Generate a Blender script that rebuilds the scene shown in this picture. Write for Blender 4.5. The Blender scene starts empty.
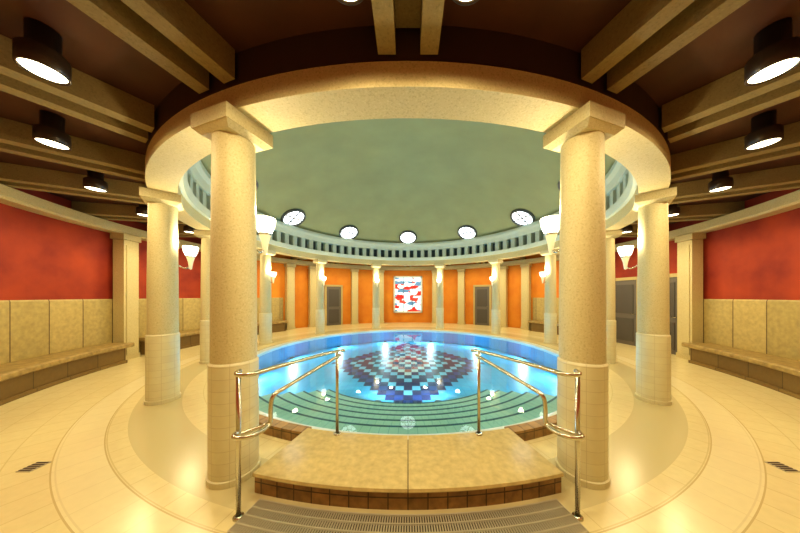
import bpy, bmesh, math, random
from math import sin, cos, pi, radians, sqrt, atan2
from mathutils import Vector, Matrix
random.seed(3)
sc = bpy.context.scene
sc.view_settings.view_transform = 'Standard'
try: sc.view_settings.look = 'Medium High Contrast'
except Exception as e: print('look', e)
sc.view_settings.exposure = 0.18
D = 6.84; H = 1.6

# ---------------------------------------------------------------- materials
def new_mat(name):
    m = bpy.data.materials.new(name); m.use_nodes = True
    nt = m.node_tree
    b = nt.nodes['Principled BSDF']
    return m, nt, b
def N(nt, t, **kw):
    n = nt.nodes.new(t)
    for k, v in kw.items(): setattr(n, k, v)
    return n
def math_n(nt, op, a, b=None, c=None):
    n = N(nt, 'ShaderNodeMath', operation=op)
    for i, v in enumerate((a, b, c)):
        if v is None: continue
        if isinstance(v, (int, float)): n.inputs[i].default_value = v
        else: nt.links.new(v, n.inputs[i])
    return n.outputs[0]
def mix(nt, fac, a, b, blend='MIX'):
    n = N(nt, 'ShaderNodeMix', data_type='RGBA', blend_type=blend)
    for i, v in ((0, fac), (6, a), (7, b)):
        if isinstance(v, (int, float)): n.inputs[i].default_value = v
        elif isinstance(v, tuple): n.inputs[i].default_value = (*v, 1)
        else: nt.links.new(v, n.inputs[i])
    return n.outputs[2]
def plain(name, col, rough=0.6, metal=0.0, emit=None, es=0.0, noise=0.0, nscale=8):
    m, nt, b = new_mat(name)
    b.inputs['Roughness'].default_value = rough
    b.inputs['Metallic'].default_value = metal
    b.inputs['Base Color'].default_value = (*col, 1)
    geo = N(nt, 'ShaderNodeNewGeometry')
    if noise > 0:
        t = N(nt, 'ShaderNodeTexNoise'); t.inputs['Scale'].default_value = nscale; t.inputs['Detail'].default_value = 5
        nt.links.new(geo.outputs['Position'], t.inputs['Vector'])
        f = math_n(nt, 'MULTIPLY_ADD', t.outputs[0], 2.0, -0.5)
        c = mix(nt, f, tuple(x*(1-noise) for x in col), tuple(min(1, x*(1+noise)) for x in col))
        nt.links.new(c, b.inputs['Base Color'])
    if emit:
        b.inputs['Emission Color'].default_value = (*emit, 1); b.inputs['Emission Strength'].default_value = es
    return m
def speckle(name, base, dark, light, scale=90, rough=0.6, amt=0.6):
    m, nt, b = new_mat(name); b.inputs['Roughness'].default_value = rough
    geo = N(nt, 'ShaderNodeNewGeometry')
    v = N(nt, 'ShaderNodeTexNoise'); v.inputs['Scale'].default_value = scale; v.inputs['Detail'].default_value = 3
    nt.links.new(geo.outputs['Position'], v.inputs['Vector'])
    r = N(nt, 'ShaderNodeValToRGB'); e = r.color_ramp.elements
    e[0].position = 0.33; e[0].color = (*dark, 1); e[1].position = 0.7; e[1].color = (*light, 1)
    x = e.new(0.45); x.color = (*base, 1); x = e.new(0.58); x.color = (*base, 1)
    nt.links.new(v.outputs[0], r.inputs[0])
    c = mix(nt, amt, base, r.outputs[0])
    nt.links.new(c, b.inputs['Base Color'])
    bp = N(nt, 'ShaderNodeBump'); bp.inputs['Strength'].default_value = 0.15; bp.inputs['Distance'].default_value = 0.006
    nt.links.new(v.outputs[0], bp.inputs['Height']); nt.links.new(bp.outputs[0], b.inputs['Normal'])
    return m
def polar_brick(name, c1, c2, mortar, R, bw, bh, msize=0.006, rough=0.5, vaxis='z', obj=False, offset=0.5, noise=0.15, voff=0.0):
    m, nt, b = new_mat(name); b.inputs['Roughness'].default_value = rough
    if obj: src = N(nt, 'ShaderNodeTexCoord').outputs['Object']
    else: src = N(nt, 'ShaderNodeNewGeometry').outputs['Position']
    s = N(nt, 'ShaderNodeSeparateXYZ'); nt.links.new(src, s.inputs[0])
    ang = math_n(nt, 'ARCTAN2', s.outputs[0], math_n(nt, 'MULTIPLY', s.outputs[1], -1.0))
    u = math_n(nt, 'ADD', math_n(nt, 'MULTIPLY', ang, R), 50.0 * bw)
    if vaxis == 'z': v = s.outputs[2]
    else:
        v = math_n(nt, 'SQRT', math_n(nt, 'ADD', math_n(nt, 'POWER', s.outputs[0], 2.0), math_n(nt, 'POWER', s.outputs[1], 2.0)))
    v = math_n(nt, 'ADD', v, voff)
    cb = N(nt, 'ShaderNodeCombineXYZ'); nt.links.new(u, cb.inputs[0]); nt.links.new(v, cb.inputs[1])
    br = N(nt, 'ShaderNodeTexBrick'); br.offset = offset
    br.inputs['Scale'].default_value = 1; br.inputs['Brick Width'].default_value = bw; br.inputs['Row Height'].default_value = bh
    br.inputs['Mortar Size'].default_value = msize; br.inputs['Mortar Smooth'].default_value = 0.1
    br.inputs['Color1'].default_value = (*c1, 1); br.inputs['Color2'].default_value = (*c2, 1); br.inputs['Mortar'].default_value = (*mortar, 1)
    nt.links.new(cb.outputs[0], br.inputs['Vector'])
    t = N(nt, 'ShaderNodeTexNoise'); t.inputs['Scale'].default_value = 14; t.inputs['Detail'].default_value = 6
    nt.links.new(src, t.inputs['Vector'])
    g = math_n(nt, 'MULTIPLY_ADD', t.outputs[0], 2*noise, 1-noise)
    cg = N(nt, 'ShaderNodeCombineColor')
    for i in range(3): nt.links.new(g, cg.inputs[i])
    c = mix(nt, 1.0, br.outputs['Color'], cg.outputs[0], 'MULTIPLY')
    nt.links.new(c, b.inputs['Base Color'])
    return m, nt, b, v, c

M_col = speckle('granite_cream', (0.58, 0.52, 0.31), (0.38, 0.33, 0.17), (0.70, 0.65, 0.44), 70, amt=0.5)
M_ring = speckle('cast_stone', (0.56, 0.48, 0.26), (0.34, 0.28, 0.13), (0.70, 0.62, 0.38), 70, amt=0.5)
M_beam = speckle('beam_stone', (0.30, 0.235, 0.10), (0.19, 0.145, 0.055), (0.39, 0.32, 0.15), 60, amt=0.5)
M_ceil = plain('ceiling_brown', (0.095, 0.038, 0.018), 0.5, noise=0.2, nscale=3)
M_drum = plain('drum_brown', (0.06, 0.030, 0.015), 0.6)
M_tilecol = polar_brick('column_tile', (0.68, 0.65, 0.45), (0.65, 0.61, 0.42), (0.54, 0.49, 0.32), 0.188, 0.1477, 0.10, 0.002, 0.4, obj=True, offset=0.0, noise=0.05)[0]
M_wains = polar_brick('wainscot_stone', (0.48, 0.38, 0.16), (0.40, 0.32, 0.13), (0.14, 0.10, 0.04), 7.4, 0.62, 2.2, 0.010, 0.45, noise=0.35, offset=0.0)[0]
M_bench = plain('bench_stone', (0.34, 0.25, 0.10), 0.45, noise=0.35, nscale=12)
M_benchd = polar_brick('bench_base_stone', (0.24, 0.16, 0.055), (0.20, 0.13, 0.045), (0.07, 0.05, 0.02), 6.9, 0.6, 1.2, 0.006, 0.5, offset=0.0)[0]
M_riser = polar_brick('riser_stone', (0.22, 0.13, 0.045), (0.34, 0.20, 0.07), (0.09, 0.055, 0.02), 5.1, 0.15, 0.13, 0.005, 0.35, offset=0.0, noise=0.7, voff=0.04)[0]
M_marble = plain('marble_yellow', (0.60, 0.49, 0.25), 0.16, noise=0.16, nscale=18)
M_steel = plain('brushed_steel', (0.62, 0.60, 0.52), 0.25, metal=1.0)
M_grate = plain('grate_steel', (0.50, 0.46, 0.36), 0.45, metal=0.3)
M_black = plain('black_metal', (0.045, 0.028, 0.016), 0.35)
M_bulb = plain('lamp_glow', (1, .9, .7), 0.5, emit=(1.0, 0.92, 0.62), es=6)
M_torch = plain('torch_glass', (1, .95, .85), 0.4, emit=(1.0, 0.92, 0.74), es=4)
M_torch2 = plain('torch_glass_low', (0.75, .70, .5), 0.4, emit=(1.0, 0.85, 0.5), es=0.3)
for m_ in (M_bulb, M_torch, M_torch2): m_.cycles.emission_sampling = 'NONE'
M_dome = plain('dome_plaster', (0.30, 0.33, 0.18), 0.75, noise=0.08, nscale=1.3)
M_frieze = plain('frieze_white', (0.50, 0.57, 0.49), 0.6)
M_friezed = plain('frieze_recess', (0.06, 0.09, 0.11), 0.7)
M_glass = plain('daylight_glass', (0.9, 0.95, 1), 0.3, emit=(0.88, 0.97, 1.0), es=3.0)
M_wframe = plain('window_frame_dark', (0.08, 0.09, 0.10), 0.4)
M_white = plain('white_ceramic', (0.62, 0.72, 0.72), 0.3)
M_door = plain('door_grey', (0.13, 0.115, 0.10), 0.5)
M_doorp = plain('door_panel_grey', (0.08, 0.07, 0.06), 0.5)
M_dframe = plain('door_frame', (0.45, 0.36, 0.16), 0.5)

def wallmat():
    m, nt, b = new_mat('wall_paint'); b.inputs['Roughness'].default_value = 0.7
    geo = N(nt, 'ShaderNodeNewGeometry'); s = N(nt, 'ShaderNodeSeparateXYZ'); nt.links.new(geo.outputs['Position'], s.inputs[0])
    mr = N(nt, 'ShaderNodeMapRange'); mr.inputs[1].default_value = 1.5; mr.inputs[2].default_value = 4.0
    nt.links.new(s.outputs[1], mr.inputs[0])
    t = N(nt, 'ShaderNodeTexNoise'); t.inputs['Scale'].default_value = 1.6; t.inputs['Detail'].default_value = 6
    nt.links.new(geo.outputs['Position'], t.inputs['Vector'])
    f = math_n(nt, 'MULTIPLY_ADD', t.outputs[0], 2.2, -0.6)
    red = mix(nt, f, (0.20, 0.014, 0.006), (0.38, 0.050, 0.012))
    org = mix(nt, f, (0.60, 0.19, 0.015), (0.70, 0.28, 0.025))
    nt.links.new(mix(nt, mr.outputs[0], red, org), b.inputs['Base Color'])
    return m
M_wall = wallmat()

def floormat():
    m, nt, b, v, c = polar_brick('floor_tiles', (0.76, 0.68, 0.41), (0.74, 0.65, 0.39), (0.64, 0.55, 0.31), 6.0, 0.30, 0.30, 0.005, 0.22, vaxis='r', offset=0.0, noise=0.08)
    def band(r0, r1):
        return math_n(nt, 'MULTIPLY', math_n(nt, 'GREATER_THAN', v, r0), math_n(nt, 'LESS_THAN', v, r1))
    c = mix(nt, math_n(nt, 'MULTIPLY', band(5.42, 5.72), 0.4), c, (0.84, 0.78, 0.56))
    c = mix(nt, band(4.75, 5.25), c, (0.62, 0.55, 0.33))
    c = mix(nt, band(4.15, 4.42), c, (0.50, 0.50, 0.38))
    c = mix(nt, band(5.72, 5.730), c, (0.58, 0.48, 0.26))
    c = mix(nt, band(5.41, 5.420), c, (0.58, 0.48, 0.26))
    nt.links.new(c, b.inputs['Base Color'])
    return m
M_floor = floormat()

# pool mosaic: stepped diamonds of square-cut tile fields, with a reflection painted in at the centre
def poolmat():
    m, nt, b = new_mat('pool_mosaic'); b.inputs['Roughness'].default_value = 0.4
    geo = N(nt, 'ShaderNodeNewGeometry')
    TX, TY = 0.19, 0.25
    s = N(nt, 'ShaderNodeSeparateXYZ'); nt.links.new(geo.outputs['Position'], s.inputs[0])
    ix = math_n(nt, 'ROUND', math_n(nt, 'DIVIDE', math_n(nt, 'ABSOLUTE', s.outputs[0]), TX))
    iy = math_n(nt, 'ROUND', math_n(nt, 'DIVIDE', math_n(nt, 'ABSOLUTE', math_n(nt, 'SUBTRACT', s.outputs[1], 0.5)), TY))
    d = math_n(nt, 'ADD', ix, iy)
    def eq(a): return math_n(nt, 'COMPARE', d, float(a), 0.1)
    cb = N(nt, 'ShaderNodeCombineXYZ'); nt.links.new(ix, cb.inputs[0]); nt.links.new(iy, cb.inputs[1])
    wn = N(nt, 'ShaderNodeTexWhiteNoise'); nt.links.new(cb.outputs[0], wn.inputs['Vector'])
    c = mix(nt, wn.outputs[0], (0.07, 0.42, 0.74), (0.09, 0.47, 0.79))
    navy = (0.006, 0.010, 0.11); mid = (0.012, 0.05, 0.28); lt = (0.22, 0.60, 0.86); red_refl = (0.55, 0.12, 0.12); wh = (0.75, 0.85, 0.9)  # the red is the stained glass window's reflection, painted into the pool floor
    for k, cc in ((12, navy), (11, mid), (10, navy), (9, lt), (8, navy), (7, navy), (6, lt), (5, navy), (4, wh), (3, red_refl), (2, navy), (1, wh), (0, red_refl)):
        c = mix(nt, eq(k), c, cc)
    flat = N(nt, 'ShaderNodeSeparateXYZ'); nt.links.new(geo.outputs['Normal'], flat.inputs[0])
    isf = math_n(nt, 'GREATER_THAN', math_n(nt, 'ABSOLUTE', flat.outputs[2]), 0.7)
    c = mix(nt, isf, (0.05, 0.34, 0.62), c)
    br = N(nt, 'ShaderNodeTexBrick'); br.offset = 0
    br.inputs['Scale'].default_value = 1; br.inputs['Brick Width'].default_value = TX; br.inputs['Row Height'].default_value = TY; br.inputs['Mortar Size'].default_value = 0.006
    br.inputs['Color1'].default_value = (1, 1, 1, 1); br.inputs['Color2'].default_value = (1, 1, 1, 1); br.inputs['Mortar'].default_value = (.7, .8, .9, 1)
    of2 = N(nt, 'ShaderNodeVectorMath', operation='ADD'); of2.inputs[1].default_value = (TX/2, TY/2-0.5, 0)
    nt.links.new(geo.outputs['Position'], of2.inputs[0]); nt.links.new(of2.outputs[0], br.inputs['Vector'])
    c = mix(nt, 1.0, c, br.outputs['Color'], 'MULTIPLY')
    nt.links.new(c, b.inputs['Base Color'])
    return m
M_pool = poolmat()
def watermat():
    m = bpy.data.materials.new('pool_water_surface'); m.use_nodes = True; nt = m.node_tree; nt.nodes.clear()
    out = N(nt, 'ShaderNodeOutputMaterial'); tr = N(nt, 'ShaderNodeBsdfTransparent'); gl = N(nt, 'ShaderNodeBsdfGlossy')
    tr.inputs[0].default_value = (0.70, 0.92, 1.0, 1); gl.inputs['Roughness'].default_value = 0.012
    lw = N(nt, 'ShaderNodeLayerWeight'); lw.inputs['Blend'].default_value = 0.5
    p = math_n(nt, 'POWER', lw.outputs['Facing'], 5.5)
    fac = math_n(nt, 'MULTIPLY_ADD', p, 0.70, 0.07)
    ms = N(nt, 'ShaderNodeMixShader')
    geo = N(nt, 'ShaderNodeNewGeometry'); t = N(nt, 'ShaderNodeTexNoise'); t.inputs['Scale'].default_value = 2.2; t.inputs['Detail'].default_value = 1
    nt.links.new(geo.outputs['Position'], t.inputs['Vector'])
    bp = N(nt, 'ShaderNodeBump'); bp.inputs['Strength'].default_value = 0.02; bp.inputs['Distance'].default_value = 0.05
    nt.links.new(t.outputs[0], bp.inputs['Height']); nt.links.new(bp.outputs[0], gl.inputs['Normal'])
    nt.links.new(fac, ms.inputs[0]); nt.links.new(tr.outputs[0], ms.inputs[1]); nt.links.new(gl.outputs[0], ms.inputs[2])
    nt.links.new(ms.outputs[0], out.inputs[0])
    return m
M_water = watermat()
M_step = polar_brick('pool_step_tile', (0.50, 0.68, 0.60), (0.46, 0.64, 0.58), (0.30, 0.48, 0.48), 4.0, 0.12, 0.4, 0.004, 0.4, noise=0.05)[0]
M_nosing = plain('step_nosing_blue', (0.03, 0.10, 0.16), 0.4)

# ---------------------------------------------------------------- mesh builder
class B:
    def __init__(s, name): s.name = name; s.bm = bmesh.new(); s.mats = []
    def mi(s, m):
        if m not in s.mats: s.mats.append(m)
        return s.mats.index(m)
    def face(s, vs, mi, smooth=False):
        try: f = s.bm.faces.new(vs)
        except ValueError: return
        f.material_index = mi; f.smooth = smooth
    def box(s, c, size, mat, M=None):
        mi = s.mi(mat); M = M or Matrix.Identity(4)
        vs = [s.bm.verts.new(M @ Vector((c[0]+sx*size[0]/2, c[1]+sy*size[1]/2, c[2]+sz*size[2]/2))) for sx in (-1, 1) for sy in (-1, 1) for sz in (-1, 1)]
        for q in ((0,1,3,2),(4,6,7,5),(0,4,5,1),(2,3,7,6),(0,2,6,4),(1,5,7,3)): s.face([vs[i] for i in q], mi)
        return s
    def rev(s, prof, mat, a0=0, a1=360, n=128, c=(0, 0, 0), smooth=False, closed=True, M=None):
        mi = s.mi(mat); full = abs(a1-a0-360) < 1e-6; M = M or Matrix.Identity(4)
        cols = []
        for i in range(n if full else n+1):
            a = radians(a0+(a1-a0)*i/n)
            cols.append([s.bm.verts.new(M @ Vector((c[0]+r*sin(a), c[1]-r*cos(a), c[2]+z))) for r, z in prof])
        k = len(prof); mm = len(cols)
        for i in range(n):
            A = cols[i]; Bc = cols[(i+1) % mm]
            for j in range(k if closed else k-1):
                s.face([A[j], Bc[j], Bc[(j+1) % k], A[(j+1) % k]], mi, smooth)
        if not full and closed:
            s.face(cols[0], mi); s.face(cols[-1][::-1], mi)
        return s
    def lathe(s, prof, mat, c=(0, 0, 0), n=40, smooth=True):
        mi = s.mi(mat); rings = []
        for r, z in prof:
            if r < 1e-5: rings.append([s.bm.verts.new((c[0], c[1], c[2]+z))])
            else: rings.append([s.bm.verts.new((c[0]+r*cos(2*pi*i/n), c[1]+r*sin(2*pi*i/n), c[2]+z)) for i in range(n)])
        for A, Bq in zip(rings, rings[1:]):
            for i in range(n):
                j = (i+1) % n
                if len(A) == 1 and len(Bq) == 1: continue
                if len(A) == 1: s.face([A[0], Bq[j], Bq[i]], mi, smooth)
                elif len(Bq) == 1: s.face([A[i], A[j], Bq[0]], mi, smooth)
                else: s.face([A[i], A[j], Bq[j], Bq[i]], mi, smooth)
        return s
    def tube(s, pts, r, mat, n=12, closed=False):
        mi = s.mi(mat); pts = [Vector(p) for p in pts]; rings = []; L = len(pts)
        prev = None
        for i, p in enumerate(pts):
            if closed: t = (pts[(i+1) % L]-pts[i-1])
            else: t = pts[min(i+1, L-1)]-pts[max(i-1, 0)]
            t.normalize()
            if prev is None: prev = Vector((0, 0, 1)) if abs(t.z) < 0.9 else Vector((1, 0, 0))
            u = (prev - t*prev.dot(t)).normalized(); prev = u; w = t.cross(u)
            rings.append([s.bm.verts.new(p+u*r*cos(2*pi*k/n)+w*r*sin(2*pi*k/n)) for k in range(n)])
        for i in range(L if closed else L-1):
            A = rings[i]; Bq = rings[(i+1) % L]
            for k in range(n): s.face([A[k], A[(k+1) % n], Bq[(k+1) % n], Bq[k]], mi, True)
        if not closed: s.face(rings[0][::-1], mi); s.face(rings[-1], mi)
        return s
    def mesh(s):
        bmesh.ops.recalc_face_normals(s.bm, faces=s.bm.faces)
        me = bpy.data.meshes.new(s.name); s.bm.to_mesh(me); s.bm.free()
        for m in s.mats: me.materials.append(m)
        s.me = me; return me
    def obj(s):
        return add(s.name, s.mesh())
def add(name, me, loc=(0, 0, 0), rz=0.0):
    o = bpy.data.objects.new(name, me); bpy.context.collection.objects.link(o); o.location = loc; o.rotation_euler = (0, 0, rz)
    return o
def place(name, me, a, R, z=0):
    ar = radians(a)
    return add(name, me, (R*sin(ar), -R*cos(ar), z), ar+pi)   # local +Y points outward
def smooth_path(pts, it=3):
    pts = [Vector(p) for p in pts]
    for _ in range(it):
        q = [pts[0]]
        for a, b in zip(pts, pts[1:]): q += [a.lerp(b, .25), a.lerp(b, .75)]
        q.append(pts[-1]); pts = q
    return pts
def light(name, kind, parent, loc, energy, col, size=0.05, spot=None, blend=1, rot=(0, 0, 0)):
    l = bpy.data.lights.new(name, kind); l.energy = energy; l.color = col; l.shadow_soft_size = size
    if spot: l.spot_size = radians(spot); l.spot_blend = blend
    o = bpy.data.objects.new(name, l); bpy.context.collection.objects.link(o)
    o.parent = parent; o.location = loc; o.rotation_euler = rot
    return o

# ---------------------------------------------------------------- geometry constants
RC = 4.97; RW = 7.4; ZB = 3.15; ZT = 3.36; ZC = 3.62; RP = 4.15; ZP = -0.50
COLS = [18.5, 49.5, 77, 103, 130.5, 161.5]; COLS = COLS + [-a for a in COLS]
BEAMS = [0, 18.5, 34, 49.5, 63.3, 77, 90, 103, 116.7, 130.5, 146, 161.5, 180]

B('floor').rev([(RP+0.15, -0.85), (RW+0.2, -0.85), (RW+0.2, 0), (RP+0.15, 0)], M_floor, n=180).obj()
B('ceiling').rev([(5.06, ZC), (RW+0.2, ZC), (RW+0.2, ZC+0.1), (5.06, ZC+0.1)], M_ceil, n=180).obj()
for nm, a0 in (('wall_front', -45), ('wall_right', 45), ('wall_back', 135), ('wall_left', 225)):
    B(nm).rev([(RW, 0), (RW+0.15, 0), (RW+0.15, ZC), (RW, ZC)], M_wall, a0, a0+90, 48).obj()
i = 1
for a0, a1 in ((-126, 83), (103.5, 126)):
    B('trim_%d' % i).rev([(RW-0.04, 0), (RW, 0), (RW, 1.53), (RW-0.03, 1.53), (RW-0.04, 1.50)], M_wains, a0, a1, 120).obj(); i += 1
B('trim_3').rev([(RW-0.28, ZB+0.04), (RW-0.25, ZB), (RW, ZB), (RW, ZT), (RW-0.28, ZT)], M_ring, n=180).obj()

# pool
pool = B('swimming_pool').rev([(0.001, ZP), (RP, ZP), (RP, 0.0), (RP+0.14, 0.0), (RP+0.14, ZP-0.1), (0.001, ZP-0.1)], M_pool, n=160).obj()
B('trim_4').rev([(RP-0.02, -0.08), (RP+0.16, -0.08), (RP+0.16, 0.02), (RP+0.03, 0.02), (RP-0.02, 0.0)], M_white, n=160).obj()
w = B('pool_water'); w.lathe([(0, 0), (RP-0.01, 0)], M_water, n=128, smooth=False)
wo = w.obj(); wo.location.z = -0.03
if wo.data.polygons[0].normal.z < 0: wo.data.flip_normals()
s = B('pool_steps')
for k in range(6):
    ri = RP-0.30-0.27*k; zt = -0.06-0.065*k
    s.rev([(ri, zt-0.07), (ri+0.29, zt-0.07), (ri+0.29, zt), (ri, zt)], M_step, -42, 42, 60)
    s.rev([(ri-0.003, zt-0.030), (ri+0.030, zt-0.030), (ri+0.030, zt+0.003), (ri-0.003, zt+0.003)], M_nosing, -42, 42, 60)
so = s.obj(); so.parent = pool

# ring beam + drum + frieze + dome
B('ring_beam').rev([(4.80, ZB), (5.11, ZB), (5.11, ZT-0.02), (5.09, ZT), (4.80, ZT)], M_ring, n=220).obj()
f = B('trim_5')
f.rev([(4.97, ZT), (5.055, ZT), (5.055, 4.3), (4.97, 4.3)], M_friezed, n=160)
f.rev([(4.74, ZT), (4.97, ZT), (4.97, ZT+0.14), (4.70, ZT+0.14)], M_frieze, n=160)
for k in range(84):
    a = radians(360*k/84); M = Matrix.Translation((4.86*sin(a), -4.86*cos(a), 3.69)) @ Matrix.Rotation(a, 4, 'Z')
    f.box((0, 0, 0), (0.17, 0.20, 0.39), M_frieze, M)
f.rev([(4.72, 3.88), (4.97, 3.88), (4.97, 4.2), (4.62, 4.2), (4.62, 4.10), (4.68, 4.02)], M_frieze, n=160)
f.obj()
B('trim_6').rev([(5.056, ZT), (5.10, ZT), (5.10, ZC+0.1), (5.056, ZC+0.1)], M_drum, n=180).obj()
RS = 4.80/sin(radians(36)); zc = 4.18-RS*cos(radians(36))
prof = [(max(RS*sin(radians(36*k/24)), 0.0), zc+RS*cos(radians(36*k/24))) for k in range(25)]
B('dome_ceiling').lathe(prof, M_dome, n=160).obj()
b = B('window_round')
b.lathe([(0, 0), (0.36, 0)], M_glass, n=40, smooth=False)
b.lathe([(0.36, 0.03), (0.36, -0.05), (0.40, -0.06), (0.43, -0.03), (0.43, 0.05)], M_wframe, n=40)
for k in range(2):
    b.box((0, 0, -0.02), (0.72, 0.03, 0.03) if k else (0.03, 0.72, 0.03), M_wframe)
b.lathe([(0.17, -0.03), (0.195, -0.03), (0.195, -0.01), (0.17, -0.01)], M_wframe, n=30)
wm = b.mesh()
for k, t_ in enumerate([0, 36.5, 69, 100, 130, 162, -36.5, -69, -100, -130, -162]):
    a = 180-t_
    r = 4.42; th = math.asin(r/RS); z = zc+RS*cos(th); ar = radians(a)
    o = add('window_%d' % (k+1), wm)
    pos = Vector((r*sin(ar), -r*cos(ar), z)); inn = Vector((-sin(ar)*sin(th), cos(ar)*sin(th), -cos(th)))
    zax = -inn; xax = Vector((cos(ar), sin(ar), 0)); yax = zax.cross(xax)
    Mx = Matrix((xax, yax, zax)).transposed().to_4x4(); Mx.translation = pos+inn*0.03
    o.matrix_world = Mx

# columns
def frus(bb, w0, w1, z0, z1, mat):
    mi = bb.mi(mat); v = []
    for wv, z in ((w0, z0), (w1, z1)):
        v.append([bb.bm.verts.new((x*wv/2, y*wv/2, z)) for x, y in ((-1,-1),(1,-1),(1,1),(-1,1))])
    for i in range(4): bb.face([v[0][i], v[0][(i+1)%4], v[1][(i+1)%4], v[1][i]], mi)
    bb.face(v[0][::-1], mi); bb.face(v[1], mi)
c = B('column')
c.lathe([(0, 0), (0.20, 0), (0.20, 0.05)], M_tilecol, smooth=False)
c.lathe([(0.20, 0.05), (0.188, 0.055)], M_tilecol, smooth=False)
c.lathe([(0.188, 0.055), (0.188, 1.01)], M_tilecol)
c.lathe([(0.188, 1.01), (0.172, 1.03)], M_tilecol, smooth=False)
c.lathe([(0.174, 1.0), (0.172, 1.8), (0.160, 3.03)], M_col)
frus(c, 0.33, 0.42, 2.99, 3.03, M_col)
c.box((0, 0, 3.09), (0.43, 0.43, 0.12), M_col)
cm = c.mesh()
t = B('wall_lamp')
t.lathe([(0.055, -0.09), (0.085, -0.02), (0.100, 0.06), (0.097, 0.075)], M_torch, n=28)
t.lathe([(0.0, 0.055), (0.092, 0.055)], M_torch, n=28, smooth=False)
t.lathe([(0.0, -0.30), (0.018, -0.29), (0.032, -0.18), (0.055, -0.09)], M_torch2, n=28)
t.lathe([(0.054, -0.10), (0.060, -0.10), (0.062, -0.082), (0.054, -0.082)], M_steel, n=28)
t.tube(smooth_path([(0, 0.01, -0.26), (0, 0.06, -0.29), (0, 0.10, -0.27), (0, 0.145, -0.24)]), 0.010, M_steel)
tm = t.mesh()
for k, a in enumerate(COLS):
    place('column', cm, a, RC)
    o = place('wall_lamp', tm, a, 4.66, 2.33)
    light('lamp_light', 'POINT', o, (0, 0, 0.16), 27, (1.0, 0.81, 0.48), 0.05)

b = B('ceiling_beam')
for sx in (-1, 1): b.box((sx*0.155, 0, 0), (0.13, 2.26, 0.24), M_beam)
b.box((0, 0, 0.09), (0.2, 2.26, 0.03), M_beam)
bmm = b.mesh()
for a in BEAMS:
    for sg in ((1,) if a in (0, 180) else (1, -1)):
        place('ceiling_beam', bmm, a*sg, 6.25, ZC-0.125)
d = B('ceiling_downlight')
d.lathe([(0, 0.32), (0.08, 0.32), (0.08, 0.15), (0.112, 0.145)], M_black, n=36)
d.lathe([(0.112, 0.145), (0.122, 0.13), (0.122, 0.0), (0.110, -0.006), (0.106, 0.010)], M_black, n=36)
d.lathe([(0, 0.008), (0.108, 0.008)], M_bulb, n=36, smooth=False)
dm = d.mesh()
for a, r in ((3.4, 5.6), (11, 5.8), (28.6, 5.77), (43.3, 5.80), (58, 5.87), (71, 5.87), (84, 5.85), (97, 5.85), (110.3, 5.85), (123.8, 5.85), (138.5, 5.85), (154, 5.85), (171, 5.85)):
    for sg in (1, -1):
        o = place('ceiling_downlight', dm, sg*a, r, ZC-0.32)
        e = 72 if a > 12 else (58 if a > 5 else 44)
        light('downlight_light', 'SPOT', o, (0, 0, -0.02), e, (1.0, 0.79, 0.43), 0.09, 178, 0.5)

b = B('pilaster')
b.box((0, 0, 1.5), (0.36, 0.24, 3.0), M_ring); b.box((0, 0, 3.08), (0.43, 0.30, 0.14), M_ring); b.box((0, 0, 0.06), (0.40, 0.27, 0.12), M_ring)
b.box((0, -0.125, 1.5), (0.25, 0.02, 2.75), M_ring)
pm = b.mesh()
for a in (83, 103.5, 128, 137, 155, 167, 40):
    for sg in (1, -1): place('pilaster', pm, a*sg, RW-0.17)

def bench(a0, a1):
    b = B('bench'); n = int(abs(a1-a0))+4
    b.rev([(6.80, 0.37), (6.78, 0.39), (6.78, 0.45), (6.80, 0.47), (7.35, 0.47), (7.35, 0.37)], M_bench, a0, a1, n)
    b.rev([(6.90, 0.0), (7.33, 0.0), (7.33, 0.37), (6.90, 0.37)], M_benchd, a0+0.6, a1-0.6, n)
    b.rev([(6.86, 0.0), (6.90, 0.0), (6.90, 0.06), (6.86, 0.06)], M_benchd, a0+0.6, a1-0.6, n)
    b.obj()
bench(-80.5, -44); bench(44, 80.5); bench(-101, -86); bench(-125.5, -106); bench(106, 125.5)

def door(k, a):
    b = B('door_%d' % k)
    b.box((0, 0.0, 1.06), (0.80, 0.05, 2.12), M_door)
    for sx in (-1, 1): b.box((sx*0.44, -0.01, 1.09), (0.09, 0.10, 2.18), M_dframe)
    b.box((0, -0.01, 2.17), (0.97, 0.10, 0.10), M_dframe)
    b.box((0, -0.03, 1.5), (0.56, 0.02, 0.95), M_doorp); b.box((0, -0.03, 0.5), (0.56, 0.02, 0.75), M_doorp)
    b.tube([(0.34, -0.03, 1.02), (0.34, -0.08, 1.02), (0.24, -0.08, 1.02)], 0.01, M_steel)
    place('door_%d' % k, b.mesh(), a, RW-0.07)
for k, a in enumerate((146, -146, 88.7, 97.8)): door(k+1, a)

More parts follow.
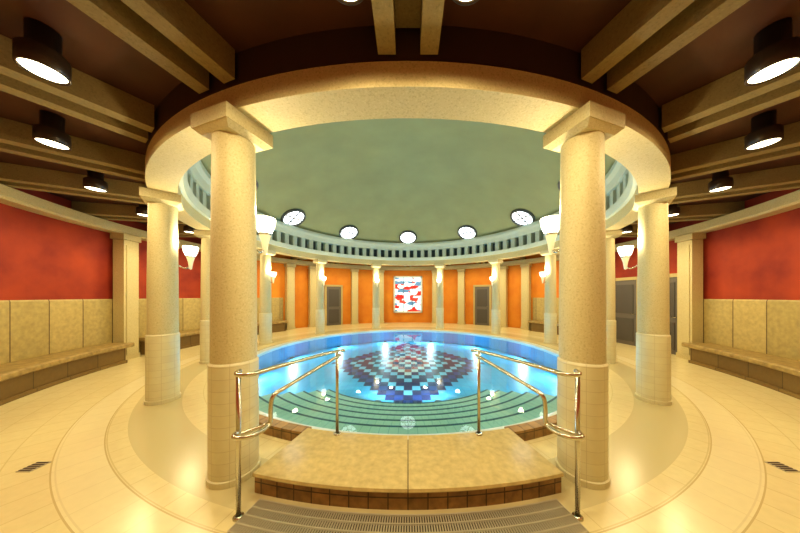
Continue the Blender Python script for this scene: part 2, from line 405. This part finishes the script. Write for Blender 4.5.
def artmat():
    m, nt, b = new_mat('stained_glass')
    tc = N(nt, 'ShaderNodeTexCoord')
    mp = N(nt, 'ShaderNodeMapping'); mp.inputs['Rotation'].default_value = (0, 0.5, 0); mp.inputs['Scale'].default_value = (1.0, 1.0, 2.2); mp.inputs['Location'].default_value = (0.7, 3.1, 1.3)
    nt.links.new(tc.outputs['Object'], mp.inputs[0])
    v = N(nt, 'ShaderNodeTexVoronoi', feature='F1', distance='MANHATTAN'); v.inputs['Scale'].default_value = 2.4
    nt.links.new(mp.outputs[0], v.inputs['Vector'])
    sp = N(nt, 'ShaderNodeSeparateColor'); nt.links.new(v.outputs['Color'], sp.inputs[0])
    r = N(nt, 'ShaderNodeValToRGB'); r.color_ramp.interpolation = 'CONSTANT'; e = r.color_ramp.elements
    e[0].color = (0.55, 0.75, 0.85, 1); e[1].position = 0.25; e[1].color = (0.7, 0.02, 0.015, 1)
    for p, cc in ((0.52, (0.75, 0.80, 0.82)), (0.66, (0.08, 0.20, 0.35)), (0.78, (0.65, 0.05, 0.03)), (0.9, (0.8, 0.82, 0.8))):
        x = e.new(p); x.color = (*cc, 1)
    nt.links.new(sp.outputs[0], r.inputs[0]); nt.links.new(r.outputs[0], b.inputs['Base Color']); nt.links.new(r.outputs[0], b.inputs['Emission Color'])
    b.inputs['Emission Strength'].default_value = 0.75
    return m
M_art = artmat()
b = B('stained_glass_window')
b.box((0, 0, 0), (1.55, 0.03, 2.05), M_art)
for sx in (-1, 1): b.box((sx*0.82, -0.02, 0), (0.09, 0.10, 2.2), M_white)
for sz in (-1, 1): b.box((0, -0.02, sz*1.06), (1.73, 0.10, 0.09), M_white)
for x in (-0.26, 0.26): b.box((x, -0.02, 0), (0.025, 0.03, 2.05), M_wframe)
for z in (-0.35, 0.35): b.box((0, -0.02, z), (1.55, 0.03, 0.025), M_wframe)
place('stained_glass_window', b.mesh(), 180, RW-0.09, 1.70)

b = B('entry_platform')
b.rev([(4.45, 0), (5.09, 0), (5.09, 0.135), (4.45, 0.135)], M_riser, -14.2, 14.2, 40)
for a0, a1 in ((-14.3, -0.04), (0.04, 14.3)):
    b.rev([(4.43, 0.135), (5.10, 0.135), (5.105, 0.145), (5.10, 0.165), (4.43, 0.165)], M_marble, a0, a1, 24)
b.obj()
for sg in (1, -1):
    B('stone_curb').rev([(4.33, 0.0), (4.45, 0.0), (4.45, 0.12), (4.33, 0.12)], M_riser, 14.6*sg, 27*sg, 16).obj()
b = B('floor_grate')
b.rev([(5.14, 0.0), (5.40, 0.0), (5.40, 0.006), (5.14, 0.006)], M_black, -13, 13, 40)
for r in (5.14, 5.205, 5.27, 5.335, 5.395): b.rev([(r, 0.0), (r+0.010, 0.0), (r+0.010, 0.016), (r, 0.016)], M_grate, -13, 13, 40)
for k in range(131):
    a = radians(-13+26*k/130); M = Matrix.Rotation(a, 4, 'Z')
    b.box((0, -5.27, 0.010), (0.010, 0.26, 0.010), M_grate, M)
b.obj()
b = B('floor_drain'); b.box((0, 0, 0.003), (0.13, 0.13, 0.006), M_grate)
for k in range(5): b.box((0, -0.05+0.025*k, 0.007), (0.11, 0.012, 0.004), M_black)
dmesh = b.mesh()
for sg in (1, -1): add('floor_drain', dmesh, (sg*3.5, -D+2.19, 0), 0.0)

def rail(sg):
    b = B('handrail'); P = lambda x, d, z: (sg*x, -D+d, z)
    r = 0.016
    b.tube([P(1.225, 1.69, 0), P(1.225, 1.69, 1.05)], r, M_steel)
    b.tube([P(0.735, 2.43, 0.165), P(0.735, 2.43, 1.035)], r, M_steel)
    for x, d, z in ((1.225, 1.69, 0), (0.735, 2.43, 0.165)):
        b.lathe([(0.035, z), (0.035, z+0.012), (0.02, z+0.018)], M_steel, c=(sg*x, -D+d, 0), n=20)
    b.tube(smooth_path([P(0.68, 2.50, 1.02), P(0.735, 2.42, 1.035), P(1.0, 1.86, 1.05), P(1.08, 1.70, 1.05), P(1.09, 1.65, 1.05), P(1.16, 1.62, 1.05), P(1.225, 1.66, 1.05), P(1.235, 1.72, 1.05)]), r, M_steel)
    b.tube(smooth_path([P(0.71, 2.46, 0.98), P(0.77, 2.34, 0.96), P(1.0, 1.87, 0.86), P(1.04, 1.79, 0.84), P(1.045, 1.78, 0.74), P(1.045, 1.78, 0.66), P(1.05, 1.77, 0.62), P(1.07, 1.66, 0.62), P(1.14, 1.61, 0.62), P(1.22, 1.62, 0.62), P(1.235, 1.70, 0.62)]), r, M_steel)
    b.tube(smooth_path([P(1.225, 1.69, 0.60), P(1.16, 1.76, 0.60), P(1.09, 1.80, 0.61), P(1.048, 1.78, 0.64)]), r*0.8, M_steel)
    b.obj()
rail(1); rail(-1)

b = B('pool_light'); b.lathe([(0, 0), (0.06, 0), (0.07, 0.02), (0.06, 0.03), (0, 0.03)], M_wframe, n=20)
pl = b.mesh()
for k in range(12):
    a = 15+30*k
    near = a in (15, 345)
    o = place('pool_light', pl, a, RP-0.10 if not near else 2.3, ZP+0.001); o.parent = pool
    light('pool_light_beam', 'SPOT', o, (0, -0.05, 0.32), 68 if not near else 26, (0.70, 0.93, 1.0), 0.04, 170, 0.6, rot=(radians(-82), 0, 0))

wd = bpy.data.worlds.new('world'); sc.world = wd; wd.use_nodes = True
wd.node_tree.nodes['Background'].inputs[0].default_value = (1, 0.85, 0.6, 1); wd.node_tree.nodes['Background'].inputs[1].default_value = 0.2

cam = bpy.data.cameras.new('camera'); co = bpy.data.objects.new('camera', cam); bpy.context.collection.objects.link(co)
cam.sensor_width = 36; cam.lens = 36*234/800; cam.shift_x = -0.01; cam.shift_y = 0.037; cam.clip_start = 0.05
co.location = (0, -D, H); co.rotation_euler = (pi/2, 0, 0)
sc.camera = co
